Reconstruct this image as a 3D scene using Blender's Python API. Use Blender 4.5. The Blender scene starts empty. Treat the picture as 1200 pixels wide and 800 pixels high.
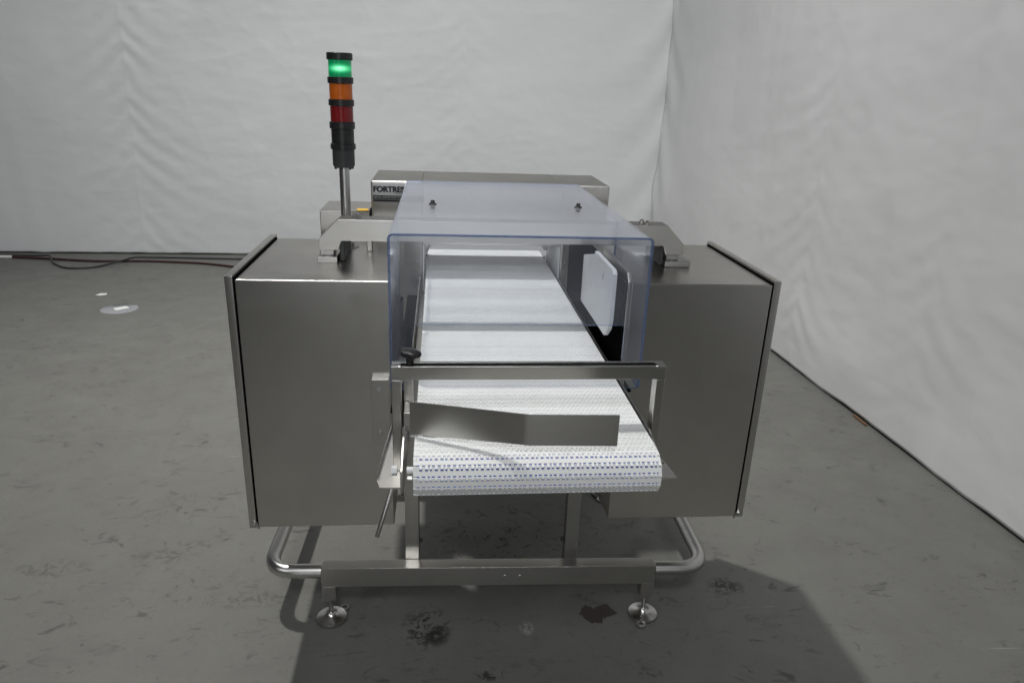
import bpy, bmesh, math, random
from mathutils import Vector, Matrix, noise
random.seed(7)
R = math.radians
scene = bpy.context.scene
col = scene.collection

# ------------------------------------------------------------------ camera
cam_d = bpy.data.cameras.new('camera')
cam = bpy.data.objects.new('camera', cam_d)
col.objects.link(cam)
cam_d.sensor_width = 36.0
cam_d.lens = 36.0 * 833.31 / 1200
cam_d.clip_end = 200
cam_d.clip_start = 0.05
_right = Vector((0.99478612, -0.0952379, 0.03647366))
_fwd = Vector((0.10196341, 0.93586407, -0.33728608))
_up = Vector((-0.00201197, 0.33924649, 0.94069537))
m = Matrix((_right, _up, -_fwd)).transposed().to_4x4()
m.translation = Vector((-0.19833, 0.0, 1.5))
cam.matrix_world = m
scene.camera = cam

FLOOR = -0.2647      # floor level; floor, room and support frame were scaled up about the camera

# ------------------------------------------------------------------ world and lamps
w = bpy.data.worlds.new('World')
scene.world = w
w.use_nodes = True
bg = w.node_tree.nodes['Background']
bg.inputs[0].default_value = (0.93, 0.96, 1.0, 1)
bg.inputs[1].default_value = 0.055

def lamp(name, loc, target, sx, sy, power, color=(1, 1, 1), shape='RECTANGLE'):
    d = bpy.data.lights.new(name, 'AREA')
    d.shape = shape
    d.size = sx
    if shape in ('RECTANGLE', 'ELLIPSE'):
        d.size_y = sy
    d.energy = power
    d.color = color
    o = bpy.data.objects.new(name, d)
    col.objects.link(o)
    o.location = loc
    o.rotation_euler = (Vector(target) - Vector(loc)).to_track_quat('-Z', 'Y').to_euler()
    return o

lamp('high_bay_lamp', (-4.4, 6.2, 17.0), (-0.8, 3.9, 0.0), 0.60, 0.60, 92, (1.0, 0.985, 0.95), 'DISK').data.spread = R(34)
lamp('curtain_wash_fill', (-1.3, 0.3, 6.6), (-0.5, 7.5, 0.6), 5.0, 0.9, 45, (0.965, 0.985, 1.0)).data.spread = R(80)  # added fill, aimed to brighten the curtain and spare the cabinet fronts
lamp('hall_lamp', (-0.6, -2.6, 5.4), (0.0, 2.2, -0.1), 1.2, 0.8, 100, (0.965, 0.985, 1.0))
lamp('low_front_fill', (-0.4, -8.0, 1.5), (0.0, 2.0, 0.7), 3.0, 0.8, 9, (0.965, 0.985, 1.0)).data.spread = R(60)  # added low fill that lifts the front of the belt nose
lamp('overhead_fill', (-0.2, 3.6, 6.8), (-0.2, 3.8, 0), 3.0, 2.0, 70, (0.97, 0.985, 1.0))  # added overhead fill, soft ambient top light
lamp('side_lamp', (-7.0, -4.2, 5.6), (2.1, 4.2, 0.4), 0.9, 0.9, 95, (0.96, 0.98, 1.0))

scene.view_settings.view_transform = 'Standard'
scene.view_settings.look = 'None'
scene.view_settings.exposure = 0.0
scene.view_settings.gamma = 1.0
scene.render.engine = 'CYCLES'

# ------------------------------------------------------------------ material helpers
def new_mat(name):
    mt = bpy.data.materials.new(name)
    mt.use_nodes = True
    nt = mt.node_tree
    return mt, nt, nt.nodes['Principled BSDF']

def N(nt, typ, **kw):
    n = nt.nodes.new(typ)
    for k, v in kw.items():
        setattr(n, k, v)
    return n

def ramp(nt, fac, stops):
    r = N(nt, 'ShaderNodeValToRGB')
    el = r.color_ramp.elements
    while len(el) < len(stops):
        el.new(0.5)
    for e, (p, c) in zip(el, stops):
        e.position = p
        e.color = (c, c, c, 1) if not isinstance(c, tuple) else (*c, 1)
    nt.links.new(fac, r.inputs[0])
    return r

def coords(nt, scale, kind='Object', rot=(0, 0, 0)):
    tc = N(nt, 'ShaderNodeTexCoord')
    mp = N(nt, 'ShaderNodeMapping')
    mp.inputs['Scale'].default_value = scale
    mp.inputs['Rotation'].default_value = rot
    nt.links.new(tc.outputs[kind], mp.inputs[0])
    return mp.outputs[0]

def noise_tex(nt, vec, scale, detail=4, rough=0.55, dist=0.0):
    n = N(nt, 'ShaderNodeTexNoise')
    n.inputs['Scale'].default_value = scale
    n.inputs['Detail'].default_value = detail
    n.inputs['Roughness'].default_value = rough
    n.inputs['Distortion'].default_value = dist
    nt.links.new(vec, n.inputs['Vector'])
    return n.outputs['Fac']

def mix_col(nt, fac, a, b, blend='MIX'):
    mx = N(nt, 'ShaderNodeMix', data_type='RGBA', blend_type=blend)
    for sock, v in ((mx.inputs[0], fac), (mx.inputs[6], a), (mx.inputs[7], b)):
        if hasattr(v, 'is_output'):
            nt.links.new(v, sock)
        else:
            sock.default_value = v if not isinstance(v, tuple) else (*v, 1)
    return mx.outputs[2]

def math_n(nt, op, a, b=None, c=None, clamp=False):
    n = N(nt, 'ShaderNodeMath', operation=op, use_clamp=clamp)
    for i, v in enumerate((a, b, c)):
        if v is None:
            continue
        if hasattr(v, 'is_output'):
            nt.links.new(v, n.inputs[i])
        else:
            n.inputs[i].default_value = v
    return n.outputs[0]

def bump(nt, h, strength, dist, bsdf):
    b = N(nt, 'ShaderNodeBump')
    b.inputs['Strength'].default_value = strength
    b.inputs['Distance'].default_value = dist
    nt.links.new(h, b.inputs['Height'])
    nt.links.new(b.outputs[0], bsdf.inputs['Normal'])

def steel(name, base=(0.66, 0.644, 0.612), rough=0.31, brush=(3, 220, 220), smudge=0.05, streak=0.20):
    """brushed stainless steel: streaks along the brushing, soft smudges in colour and gloss"""
    mt, nt, b = new_mat(name)
    out = nt.nodes['Material Output']
    nt.nodes.remove(b)
    g = N(nt, 'ShaderNodeBsdfGlossy', distribution='BECKMANN')
    br = noise_tex(nt, coords(nt, brush), 1.0, 3, 0.6)
    sm = noise_tex(nt, coords(nt, (1, 1, 1)), 5.0, 5, 0.6, 0.6)
    c1 = mix_col(nt, ramp(nt, sm, [(0.3, 0.0), (0.75, 1.0)]).outputs[0], base, tuple(x * 0.88 for x in base))
    c2 = mix_col(nt, ramp(nt, br, [(0.3, 0.0), (0.7, 1.0)]).outputs[0], c1, tuple(x * 0.84 for x in base))
    nt.links.new(mix_col(nt, streak * 0.7, c1, c2), g.inputs['Color'])
    r1 = math_n(nt, 'MULTIPLY_ADD', br, 0.3 * streak, rough - 0.15 * streak)
    r2 = math_n(nt, 'MULTIPLY_ADD', sm, smudge * 2, r1)
    nt.links.new(math_n(nt, 'SUBTRACT', r2, smudge), g.inputs['Roughness'])
    nt.links.new(g.outputs[0], out.inputs[0])
    return mt

def plain(name, color, rough=0.5, metal=0.0, var=0.12, scale=30):
    mt, nt, b = new_mat(name)
    nz = noise_tex(nt, coords(nt, (1, 1, 1)), scale, 4, 0.6)
    c = mix_col(nt, nz, tuple(x * (1 - var) for x in color), tuple(min(1, x * (1 + var)) for x in color))
    nt.links.new(c, b.inputs['Base Color'])
    nt.links.new(math_n(nt, 'MULTIPLY_ADD', nz, 0.15, rough - 0.07), b.inputs['Roughness'])
    b.inputs['Metallic'].default_value = metal
    return mt

M = {}
M['steel'] = steel('brushed_steel_sheet', brush=(3, 420, 420))
M['steel_v'] = steel('brushed_steel_vertical', brush=(420, 420, 3), rough=0.31)
M['steel_y'] = steel('brushed_steel_lengthwise', brush=(420, 3, 420), rough=0.34)
M['dull'] = steel('dull_steel_plate', brush=(4, 300, 300), rough=0.50, base=(0.66, 0.645, 0.61))
M['mid'] = steel('satin_steel_plate', brush=(4, 320, 320), rough=0.40)
M['satin'] = steel('satin_steel_tube', brush=(60, 60, 60), rough=0.38, base=(0.60, 0.59, 0.57), smudge=0.04, streak=0.08)
M['polished'] = steel('polished_steel', brush=(40, 40, 40), rough=0.30, base=(0.58, 0.57, 0.55), smudge=0.03, streak=0.08)
M['black'] = plain('black_plastic', (0.012, 0.012, 0.013), 0.38)
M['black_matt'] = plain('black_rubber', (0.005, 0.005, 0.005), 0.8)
M['grey_plastic'] = plain('dark_grey_plastic', (0.03, 0.031, 0.032), 0.45)
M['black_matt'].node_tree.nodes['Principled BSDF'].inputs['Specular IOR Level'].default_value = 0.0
M['white_hdpe'] = plain('white_polyethylene', (0.72, 0.73, 0.74), 0.42, var=0.04, scale=9)
M['blue'] = plain('blue_hinge_plastic', (0.012, 0.085, 0.52), 0.35)
M['yellow'] = plain('yellow_sticker_vinyl', (0.75, 0.45, 0.03), 0.4)
M['white_print'] = plain('white_print', (0.78, 0.78, 0.76), 0.5, var=0.03)
M['black_print'] = plain('black_print', (0.010, 0.010, 0.012), 0.4)
M['silver_print'] = plain('silver_label_film', (0.42, 0.42, 0.42), 0.35, 0.75, var=0.05)
M['cable_red'] = plain('dark_red_cable_rubber', (0.045, 0.016, 0.014), 0.5)
M['cable_grey'] = plain('grey_cable_rubber', (0.035, 0.035, 0.034), 0.5)
M['wood'] = plain('raw_orange_wood', (0.20, 0.115, 0.065), 0.75, var=0.4, scale=40)
M['tape'] = plain('brown_tape_residue', (0.035, 0.026, 0.019), 0.42, var=0.25, scale=60)

# belt plastic
mt, nt, b = new_mat('white_belt_plastic')
pos = N(nt, 'ShaderNodeNewGeometry').outputs['Position']
sp = noise_tex(nt, pos, 34, 5, 0.7, 0.4)
wide = noise_tex(nt, pos, 5, 4, 0.6)
mp = N(nt, 'ShaderNodeMapping')
mp.inputs['Scale'].default_value = (14, 45, 14)
mp.inputs['Rotation'].default_value = (0, 0, R(35))
nt.links.new(pos, mp.inputs[0])
scr = noise_tex(nt, mp.outputs[0], 1.0, 3, 0.55, 0.6)
oi = N(nt, 'ShaderNodeObjectInfo')
tint = mix_col(nt, oi.outputs['Random'], (0.81, 0.825, 0.82), (0.875, 0.885, 0.875))
tint = mix_col(nt, ramp(nt, wide, [(0.35, 0.0), (0.75, 0.35)]).outputs[0], tint, (0.72, 0.725, 0.70))
tint = mix_col(nt, ramp(nt, sp, [(0.62, 0.0), (0.78, 0.6)]).outputs[0], tint, (0.50, 0.49, 0.45))
tint = mix_col(nt, ramp(nt, scr, [(0.755, 0.0), (0.79, 0.8)]).outputs[0], tint, (0.22, 0.21, 0.20))
nt.links.new(tint, b.inputs['Base Color'])
b.inputs['Roughness'].default_value = 0.42
b.inputs['Subsurface Weight'].default_value = 0.0
M['belt'] = mt

# coloured lenses of the beacon
def lens_mat(name, color, emit=0.0, ecol=None):
    mt, nt, b = new_mat(name)
    tc = coords(nt, (1, 1, 1), 'Object')
    wv = N(nt, 'ShaderNodeTexWave', wave_type='BANDS', bands_direction='Z')
    wv.inputs['Scale'].default_value = 90
    nt.links.new(tc, wv.inputs['Vector'])
    nt.links.new(mix_col(nt, math_n(nt, 'MULTIPLY', wv.outputs['Fac'], 0.4), color, tuple(c * 0.5 for c in color)), b.inputs['Base Color'])
    b.inputs['Roughness'].default_value = 0.22
    if emit:
        b.inputs['Emission Color'].default_value = (*ecol, 1)
        b.inputs['Emission Strength'].default_value = emit
    bump(nt, wv.outputs['Fac'], 0.25, 0.001, b)
    return mt
M['lens_green'] = lens_mat('lit_green_lens', (0.0, 0.16, 0.055))
# the lit element behind the green lens: a bright bar at mid height, brightest at its middle
mt = M['lens_green']
nt = mt.node_tree
b = nt.nodes['Principled BSDF']
sx = N(nt, 'ShaderNodeSeparateXYZ')
nt.links.new(N(nt, 'ShaderNodeTexCoord').outputs['Object'], sx.inputs[0])
zz = math_n(nt, 'DIVIDE', sx.outputs[2], 0.0085)
xx = math_n(nt, 'DIVIDE', math_n(nt, 'SUBTRACT', sx.outputs[0], 0.003), 0.024)
core = math_n(nt, 'EXPONENT', math_n(nt, 'MULTIPLY', math_n(nt, 'ADD', math_n(nt, 'MULTIPLY', zz, zz), math_n(nt, 'MULTIPLY', xx, xx)), -1.0))
wv = [n for n in nt.nodes if n.type == 'TEX_WAVE'][0]
core = math_n(nt, 'MULTIPLY', core, math_n(nt, 'MULTIPLY_ADD', wv.outputs['Fac'], 0.5, 0.6))
nt.links.new(mix_col(nt, core, (0.0, 1.0, 0.33), (0.40, 1.0, 0.62)), b.inputs['Emission Color'])
nt.links.new(math_n(nt, 'MULTIPLY_ADD', core, 1.5, 0.10), b.inputs['Emission Strength'])
M['lens_amber'] = lens_mat('amber_lens', (0.55, 0.115, 0.006))
M['lens_red'] = lens_mat('red_lens', (0.20, 0.008, 0.010))

# clear polycarbonate: thin clear sheet that passes light and mirrors at grazing angles
def poly(name, through, haze, haze_col=(0.55, 0.60, 0.72)):
    mt = bpy.data.materials.new(name)
    mt.use_nodes = True
    nt = mt.node_tree
    nt.nodes.clear()
    out = N(nt, 'ShaderNodeOutputMaterial')
    tr = N(nt, 'ShaderNodeBsdfTransparent')
    tr.inputs[0].default_value = (*through, 1)
    gl = N(nt, 'ShaderNodeBsdfGlossy')
    gl.inputs['Color'].default_value = (0.93, 0.95, 1.0, 1)
    df = N(nt, 'ShaderNodeBsdfDiffuse')
    df.inputs[0].default_value = (*haze_col, 1)
    nz = noise_tex(nt, coords(nt, (1, 1, 1)), 7, 5, 0.65, 0.4)
    gl.inputs['Roughness'].default_value = 0.07
    nt.links.new(math_n(nt, 'MULTIPLY_ADD', nz, 0.10, 0.03), gl.inputs['Roughness'])
    ge = N(nt, 'ShaderNodeNewGeometry')
    dt = N(nt, 'ShaderNodeVectorMath', operation='DOT_PRODUCT')
    nt.links.new(ge.outputs['Normal'], dt.inputs[0])
    nt.links.new(ge.outputs['Incoming'], dt.inputs[1])
    c = math_n(nt, 'ABSOLUTE', dt.outputs['Value'])
    p5 = math_n(nt, 'POWER', math_n(nt, 'SUBTRACT', 1.0, c, clamp=True), 5.0)
    fr = math_n(nt, 'MULTIPLY_ADD', p5, 0.955, 0.043)
    hz = N(nt, 'ShaderNodeMixShader')
    hf = math_n(nt, 'MULTIPLY', ramp(nt, nz, [(0.25, 0.6), (0.75, 1.25)]).outputs[0], haze)
    nt.links.new(hf, hz.inputs[0])
    nt.links.new(tr.outputs[0], hz.inputs[1])
    nt.links.new(df.outputs[0], hz.inputs[2])
    mx = N(nt, 'ShaderNodeMixShader')
    nt.links.new(fr, mx.inputs[0])
    nt.links.new(hz.outputs[0], mx.inputs[1])
    nt.links.new(gl.outputs[0], mx.inputs[2])
    nt.links.new(mx.outputs[0], out.inputs[0])
    return mt
M['poly'] = poly('clear_polycarbonate', (0.966, 0.974, 0.988), 0.085, (0.58, 0.61, 0.68))
M['poly_edge'] = poly('polycarbonate_cut_edge', (0.32, 0.42, 0.66), 0.45, (0.10, 0.17, 0.36))
M['poly_front'] = poly('hazed_clear_polycarbonate', (0.958, 0.968, 0.985), 0.055, (0.64, 0.68, 0.78))  # milky veil over the interior, floor reflection included, put in as diffuse haze
M['clear_film'] = poly('clear_plastic_film', (0.96, 0.96, 0.97), 0.22, (0.75, 0.76, 0.80))

# floor
mt, nt, b = new_mat('worn_grey_concrete')
G = coords(nt, (1, 1, 1), 'Object')
big = noise_tex(nt, G, 0.7, 6, 0.6, 0.3)
med = noise_tex(nt, G, 4.5, 6, 0.65, 0.5)
fine = noise_tex(nt, G, 60, 4, 0.7)
base = mix_col(nt, ramp(nt, big, [(0.3, 0.0), (0.7, 1.0)]).outputs[0], (0.146, 0.146, 0.132), (0.173, 0.173, 0.157))
base = mix_col(nt, ramp(nt, med, [(0.35, 0.0), (0.70, 0.6)]).outputs[0], base, (0.120, 0.117, 0.107))
base = mix_col(nt, ramp(nt, fine, [(0.3, 0.0), (0.75, 0.45)]).outputs[0], base, (0.115, 0.113, 0.106))
# scuffs: stretched thresholded noise in a patchy mask, two directions
for rot, sc, th, dark in ((R(22), (10, 17, 1), 0.60, (0.052, 0.050, 0.046)), (R(-38), (12, 24, 1), 0.625, (0.058, 0.056, 0.051)), (R(75), (15, 19, 1), 0.655, (0.045, 0.043, 0.039))):
    sn = noise_tex(nt, coords(nt, sc, 'Object', (0, 0, rot)), 1.0, 7, 0.68, 0.8)
    mk = noise_tex(nt, G, 2.1 + sc[0] * 0.2, 3, 0.5)
    f = math_n(nt, 'MULTIPLY', ramp(nt, sn, [(th - 0.03, 0.0), (th + 0.06, 0.75)]).outputs[0], ramp(nt, mk, [(0.42, 0.15), (0.62, 1.0)]).outputs[0])
    base = mix_col(nt, f, base, dark)
# hairline scratches, pale
sc = noise_tex(nt, coords(nt, (2.2, 90, 1), 'Object', (0, 0, R(62))), 1.0, 2, 0.5, 0.3)
mk2 = noise_tex(nt, G, 3.3, 2, 0.5)
f = math_n(nt, 'MULTIPLY', ramp(nt, sc, [(0.73, 0.0), (0.76, 0.5)]).outputs[0], ramp(nt, mk2, [(0.52, 0.0), (0.6, 1.0)]).outputs[0])
base = mix_col(nt, f, base, (0.38, 0.38, 0.36))
# dark flecks
vo = N(nt, 'ShaderNodeTexVoronoi')
vo.inputs['Scale'].default_value = 9.0
nt.links.new(mix_col(nt, 0.03, G, N(nt, 'ShaderNodeTexNoise').outputs['Color']), vo.inputs['Vector'])
f = ramp(nt, vo.outputs['Distance'], [(0.0, 0.95), (0.075, 0.0)]).outputs[0]
f = math_n(nt, 'MULTIPLY', f, ramp(nt, med, [(0.47, 0.0), (0.56, 1.0)]).outputs[0])
base = mix_col(nt, f, base, (0.035, 0.034, 0.03))
# worn stains with their own place and outline
sepx = N(nt, 'ShaderNodeSeparateXYZ')
nt.links.new(G, sepx.inputs[0])
def blob(cx, cy, rx, ry, th, scale, colr, amount, seed=0.0):
    global base
    dx = math_n(nt, 'DIVIDE', math_n(nt, 'SUBTRACT', sepx.outputs[0], cx), rx)
    dy = math_n(nt, 'DIVIDE', math_n(nt, 'SUBTRACT', sepx.outputs[1], cy), ry)
    d2 = math_n(nt, 'ADD', math_n(nt, 'MULTIPLY', dx, dx), math_n(nt, 'MULTIPLY', dy, dy))
    env = math_n(nt, 'SUBTRACT', 1.0, d2, clamp=True)
    mp = N(nt, 'ShaderNodeMapping')
    mp.inputs['Location'].default_value = (seed, seed * 0.7, seed)
    nt.links.new(G, mp.inputs[0])
    n_ = noise_tex(nt, mp.outputs[0], scale, 6, 0.62, 1.2)
    v = math_n(nt, 'MULTIPLY', ramp(nt, n_, [(th - 0.04, 0.0), (th + 0.03, 1.0)]).outputs[0], ramp(nt, env, [(0.0, 0.0), (0.9, amount)]).outputs[0])
    base = mix_col(nt, v, base, colr)
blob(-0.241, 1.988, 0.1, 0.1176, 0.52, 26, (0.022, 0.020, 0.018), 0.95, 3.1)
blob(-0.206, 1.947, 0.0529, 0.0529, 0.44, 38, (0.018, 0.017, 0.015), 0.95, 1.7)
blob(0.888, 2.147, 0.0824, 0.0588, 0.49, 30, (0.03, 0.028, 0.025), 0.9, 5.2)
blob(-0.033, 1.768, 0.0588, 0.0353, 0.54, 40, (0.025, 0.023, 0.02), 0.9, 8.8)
blob(0.106, 1.969, 0.0294, 0.0412, 0.50, 50, (0.40, 0.40, 0.38), 0.6, 2.2)
blob(-1.647, 2.376, 0.1647, 0.0588, 0.52, 22, (0.07, 0.068, 0.06), 0.6, 6.6)
blob(-1.259, 2.435, 0.1412, 0.0588, 0.53, 24, (0.07, 0.068, 0.06), 0.6, 4.9)
blob(-0.883, 2.165, 0.1882, 0.0588, 0.56, 30, (0.07, 0.068, 0.06), 0.6, 9.4)
blob(-1.024, 2.765, 0.5294, 0.1882, 0.60, 18, (0.08, 0.078, 0.07), 0.6, 11.4)
blob(-2.553, 4.235, 0.5882, 0.5882, 0.62, 14, (0.08, 0.078, 0.07), 0.6, 12.9)
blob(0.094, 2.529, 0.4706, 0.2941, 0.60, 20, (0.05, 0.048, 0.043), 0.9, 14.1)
nt.links.new(base, b.inputs['Base Color'])
nt.links.new(math_n(nt, 'MULTIPLY_ADD', med, 0.25, 0.36), b.inputs['Roughness'])
b.inputs['Specular IOR Level'].default_value = 0.32
bump(nt, fine, 0.10, 0.002, b)
M['floor'] = mt

# curtain vinyl
mt, nt, b = new_mat('white_vinyl_sheet')
big = noise_tex(nt, coords(nt, (1, 1, 1), 'Object'), 1.3, 4, 0.6)
c = mix_col(nt, big, (0.755, 0.755, 0.75), (0.785, 0.785, 0.785))
sm = noise_tex(nt, coords(nt, (1, 1, 1), 'Object'), 5, 6, 0.7, 0.5)
c = mix_col(nt, ramp(nt, sm, [(0.68, 0.0), (0.8, 0.15)]).outputs[0], c, (0.58, 0.57, 0.55))
nt.links.new(c, b.inputs['Base Color'])
b.inputs['Roughness'].default_value = 0.5
b.inputs['Specular IOR Level'].default_value = 0.3
M['vinyl'] = mt

# ------------------------------------------------------------------ mesh helpers
WORLD = {}
def obj(name, bm, mat, parent=None, smooth=None, origin=None):
    """link a bmesh laid out in world coordinates as one object, its origin at its own centre"""
    bm.verts.ensure_lookup_table()
    if origin is None:
        lo = Vector((min(v.co[i] for v in bm.verts) for i in range(3)))
        hi = Vector((max(v.co[i] for v in bm.verts) for i in range(3)))
        origin = (lo + hi) / 2
    origin = Vector(origin)
    bmesh.ops.translate(bm, verts=bm.verts, vec=-origin)
    bmesh.ops.recalc_face_normals(bm, faces=bm.faces)
    me = bpy.data.meshes.new(name)
    bm.to_mesh(me)
    bm.free()
    mats = mat if isinstance(mat, (list, tuple)) else [mat]
    for k in mats:
        me.materials.append(M[k])
    if smooth is not None:
        me.polygons.foreach_set('use_smooth', [True] * len(me.polygons))
        if smooth < 180:
            me.set_sharp_from_angle(angle=R(smooth))
    o = bpy.data.objects.new(name, me)
    col.objects.link(o)
    place(o, origin, parent)
    if smooth == 35:
        wn = o.modifiers.new('weighted_normals', 'WEIGHTED_NORMAL')
        wn.keep_sharp = True
    return o

def place(o, world_loc, parent=None):
    world_loc = Vector(world_loc)
    WORLD[o.name] = world_loc
    if parent is not None:
        o.parent = parent
        o.location = world_loc - WORLD[parent.name]
    else:
        o.location = world_loc

def empty(name, loc, parent=None):
    o = bpy.data.objects.new(name, None)
    o.empty_display_size = 0.1
    col.objects.link(o)
    place(o, loc, parent)
    return o

def tag(o, label=None, cat=None, group=None, kind=None):
    for k, v in (('label', label), ('category', cat), ('group', group), ('kind', kind)):
        if v:
            o[k] = v
    return o

def box(lo, hi, bevel=0.0, seg=2, bm=None):
    b2 = bmesh.new()
    bmesh.ops.create_cube(b2, size=1)
    lo, hi = Vector(lo), Vector(hi)
    for v in b2.verts:
        v.co = Vector(((lo[i] if v.co[i] < 0 else hi[i]) for i in range(3)))
    if bevel:
        bmesh.ops.bevel(b2, geom=list(b2.edges), offset=bevel, segments=seg, affect='EDGES', profile=0.5)
    return merge(bm, b2)

def merge(bm, b2):
    if bm is None:
        return b2
    me = bpy.data.meshes.new('tmp')
    b2.to_mesh(me)
    b2.free()
    bm.from_mesh(me)
    bpy.data.meshes.remove(me)
    return bm

def prism(poly2, axis, a, b_, bm=None, bevel=0.0, seg=2):
    """extrude a 2D polygon along an axis; poly2 gives the two other coordinates in xyz order"""
    b2 = bmesh.new()
    def P(p, t):
        q = list(p)
        q.insert(axis, t)
        return Vector(q)
    va = [b2.verts.new(P(p, a)) for p in poly2]
    vb = [b2.verts.new(P(p, b_)) for p in poly2]
    b2.faces.new(va)
    b2.faces.new(list(reversed(vb)))
    n = len(poly2)
    for i in range(n):
        b2.faces.new((va[i], vb[i], vb[(i + 1) % n], va[(i + 1) % n]))
    bmesh.ops.recalc_face_normals(b2, faces=b2.faces)
    if bevel:
        bmesh.ops.bevel(b2, geom=list(b2.edges), offset=bevel, segments=seg, affect='EDGES', profile=0.5)
    return merge(bm, b2)

def rot_to(d):
    return Vector((0, 0, 1)).rotation_difference(Vector(d).normalized()).to_matrix().to_4x4()

def cyl(p0, p1, r, seg=24, bm=None, r2=None, bevel=0.0):
    b2 = bmesh.new()
    p0, p1 = Vector(p0), Vector(p1)
    d = p1 - p0
    bmesh.ops.create_cone(b2, cap_ends=True, segments=seg, radius1=r, radius2=r if r2 is None else r2, depth=d.length)
    if bevel:
        es = [e for e in b2.edges if abs(e.verts[0].co.z - e.verts[1].co.z) < 1e-6]
        bmesh.ops.bevel(b2, geom=es, offset=bevel, segments=2, affect='EDGES', profile=0.5)
    b2.transform(Matrix.Translation((p0 + p1) / 2) @ rot_to(d))
    return merge(bm, b2)

def lathe(profile, center, seg=32, bm=None, axis=(0, 0, 1)):
    b2 = bmesh.new()
    rings = []
    for r, z in profile:
        rings.append([b2.verts.new((r * math.cos(2 * math.pi * k / seg), r * math.sin(2 * math.pi * k / seg), z)) for k in range(seg)])
    for a, c in zip(rings, rings[1:]):
        for k in range(seg):
            b2.faces.new((a[k], a[(k + 1) % seg], c[(k + 1) % seg], c[k]))
    b2.faces.new(list(reversed(rings[0])))
    b2.faces.new(rings[-1])
    b2.transform(Matrix.Translation(Vector(center)) @ rot_to(axis))
    return merge(bm, b2)

def tube(path, r, seg=16, bm=None, cap=True):
    b2 = bmesh.new()
    pts = [Vector(p) for p in path]
    rings = []
    up = Vector((0, 0, 1))
    for i, p in enumerate(pts):
        t = (pts[min(i + 1, len(pts) - 1)] - pts[max(i - 1, 0)]).normalized()
        s = t.cross(up)
        if s.length < 1e-3:
            s = Vector((1, 0, 0))
        s.normalize()
        u = s.cross(t)
        rings.append([b2.verts.new(p + r * (math.cos(2 * math.pi * k / seg) * s + math.sin(2 * math.pi * k / seg) * u)) for k in range(seg)])
    for a, c in zip(rings, rings[1:]):
        for k in range(seg):
            b2.faces.new((a[k], a[(k + 1) % seg], c[(k + 1) % seg], c[k]))
    if cap:
        b2.faces.new(rings[0])
        b2.faces.new(list(reversed(rings[-1])))
    return merge(bm, b2)

def round_path(pts, rad, n=8):
    pts = [Vector(p) for p in pts]
    out = [pts[0]]
    for a, p, c in zip(pts, pts[1:], pts[2:]):
        d1, d2 = (a - p).normalized(), (c - p).normalized()
        s, e = p + d1 * rad, p + d2 * rad
        for k in range(n + 1):
            t = k / n
            out.append((1 - t) ** 2 * s + 2 * t * (1 - t) * p + t * t * e)
    out.append(pts[-1])
    return out

def catmull(pts, n=8):
    pts = [Vector(p) for p in pts]
    out = []
    for i in range(len(pts) - 1):
        p0, p1, p2, p3 = pts[max(i - 1, 0)], pts[i], pts[i + 1], pts[min(i + 2, len(pts) - 1)]
        for k in range(n):
            t = k / n
            out.append(0.5 * ((2 * p1) + (p2 - p0) * t + (2 * p0 - 5 * p1 + 4 * p2 - p3) * t * t + (3 * p1 - p0 - 3 * p2 + p3) * t ** 3))
    out.append(pts[-1])
    return out

def bolt(p, axis, r, h, bm=None, washer=True):
    p, a = Vector(p), Vector(axis).normalized()
    if washer:
        bm = cyl(p, p + a * h * 0.25, r * 1.5, 20, bm)
        p = p + a * h * 0.25
    bm = cyl(p, p + a * h * 0.8, r, 6, bm)
    return cyl(p + a * h * 0.8, p + a * h * 1.05, r * 0.75, 12, bm)

# ------------------------------------------------------------------ the setting
bm = bmesh.new()
vs = [bm.verts.new(p) for p in ((-12, -16, FLOOR), (12, -16, FLOOR), (12, 12, FLOOR), (-12, 12, FLOOR))]
bm.faces.new(vs)
tag(obj('floor', bm, 'floor', origin=(0, 0, 0)), 'worn grey concrete floor with scuffs and dark stains', kind='structure')

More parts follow.
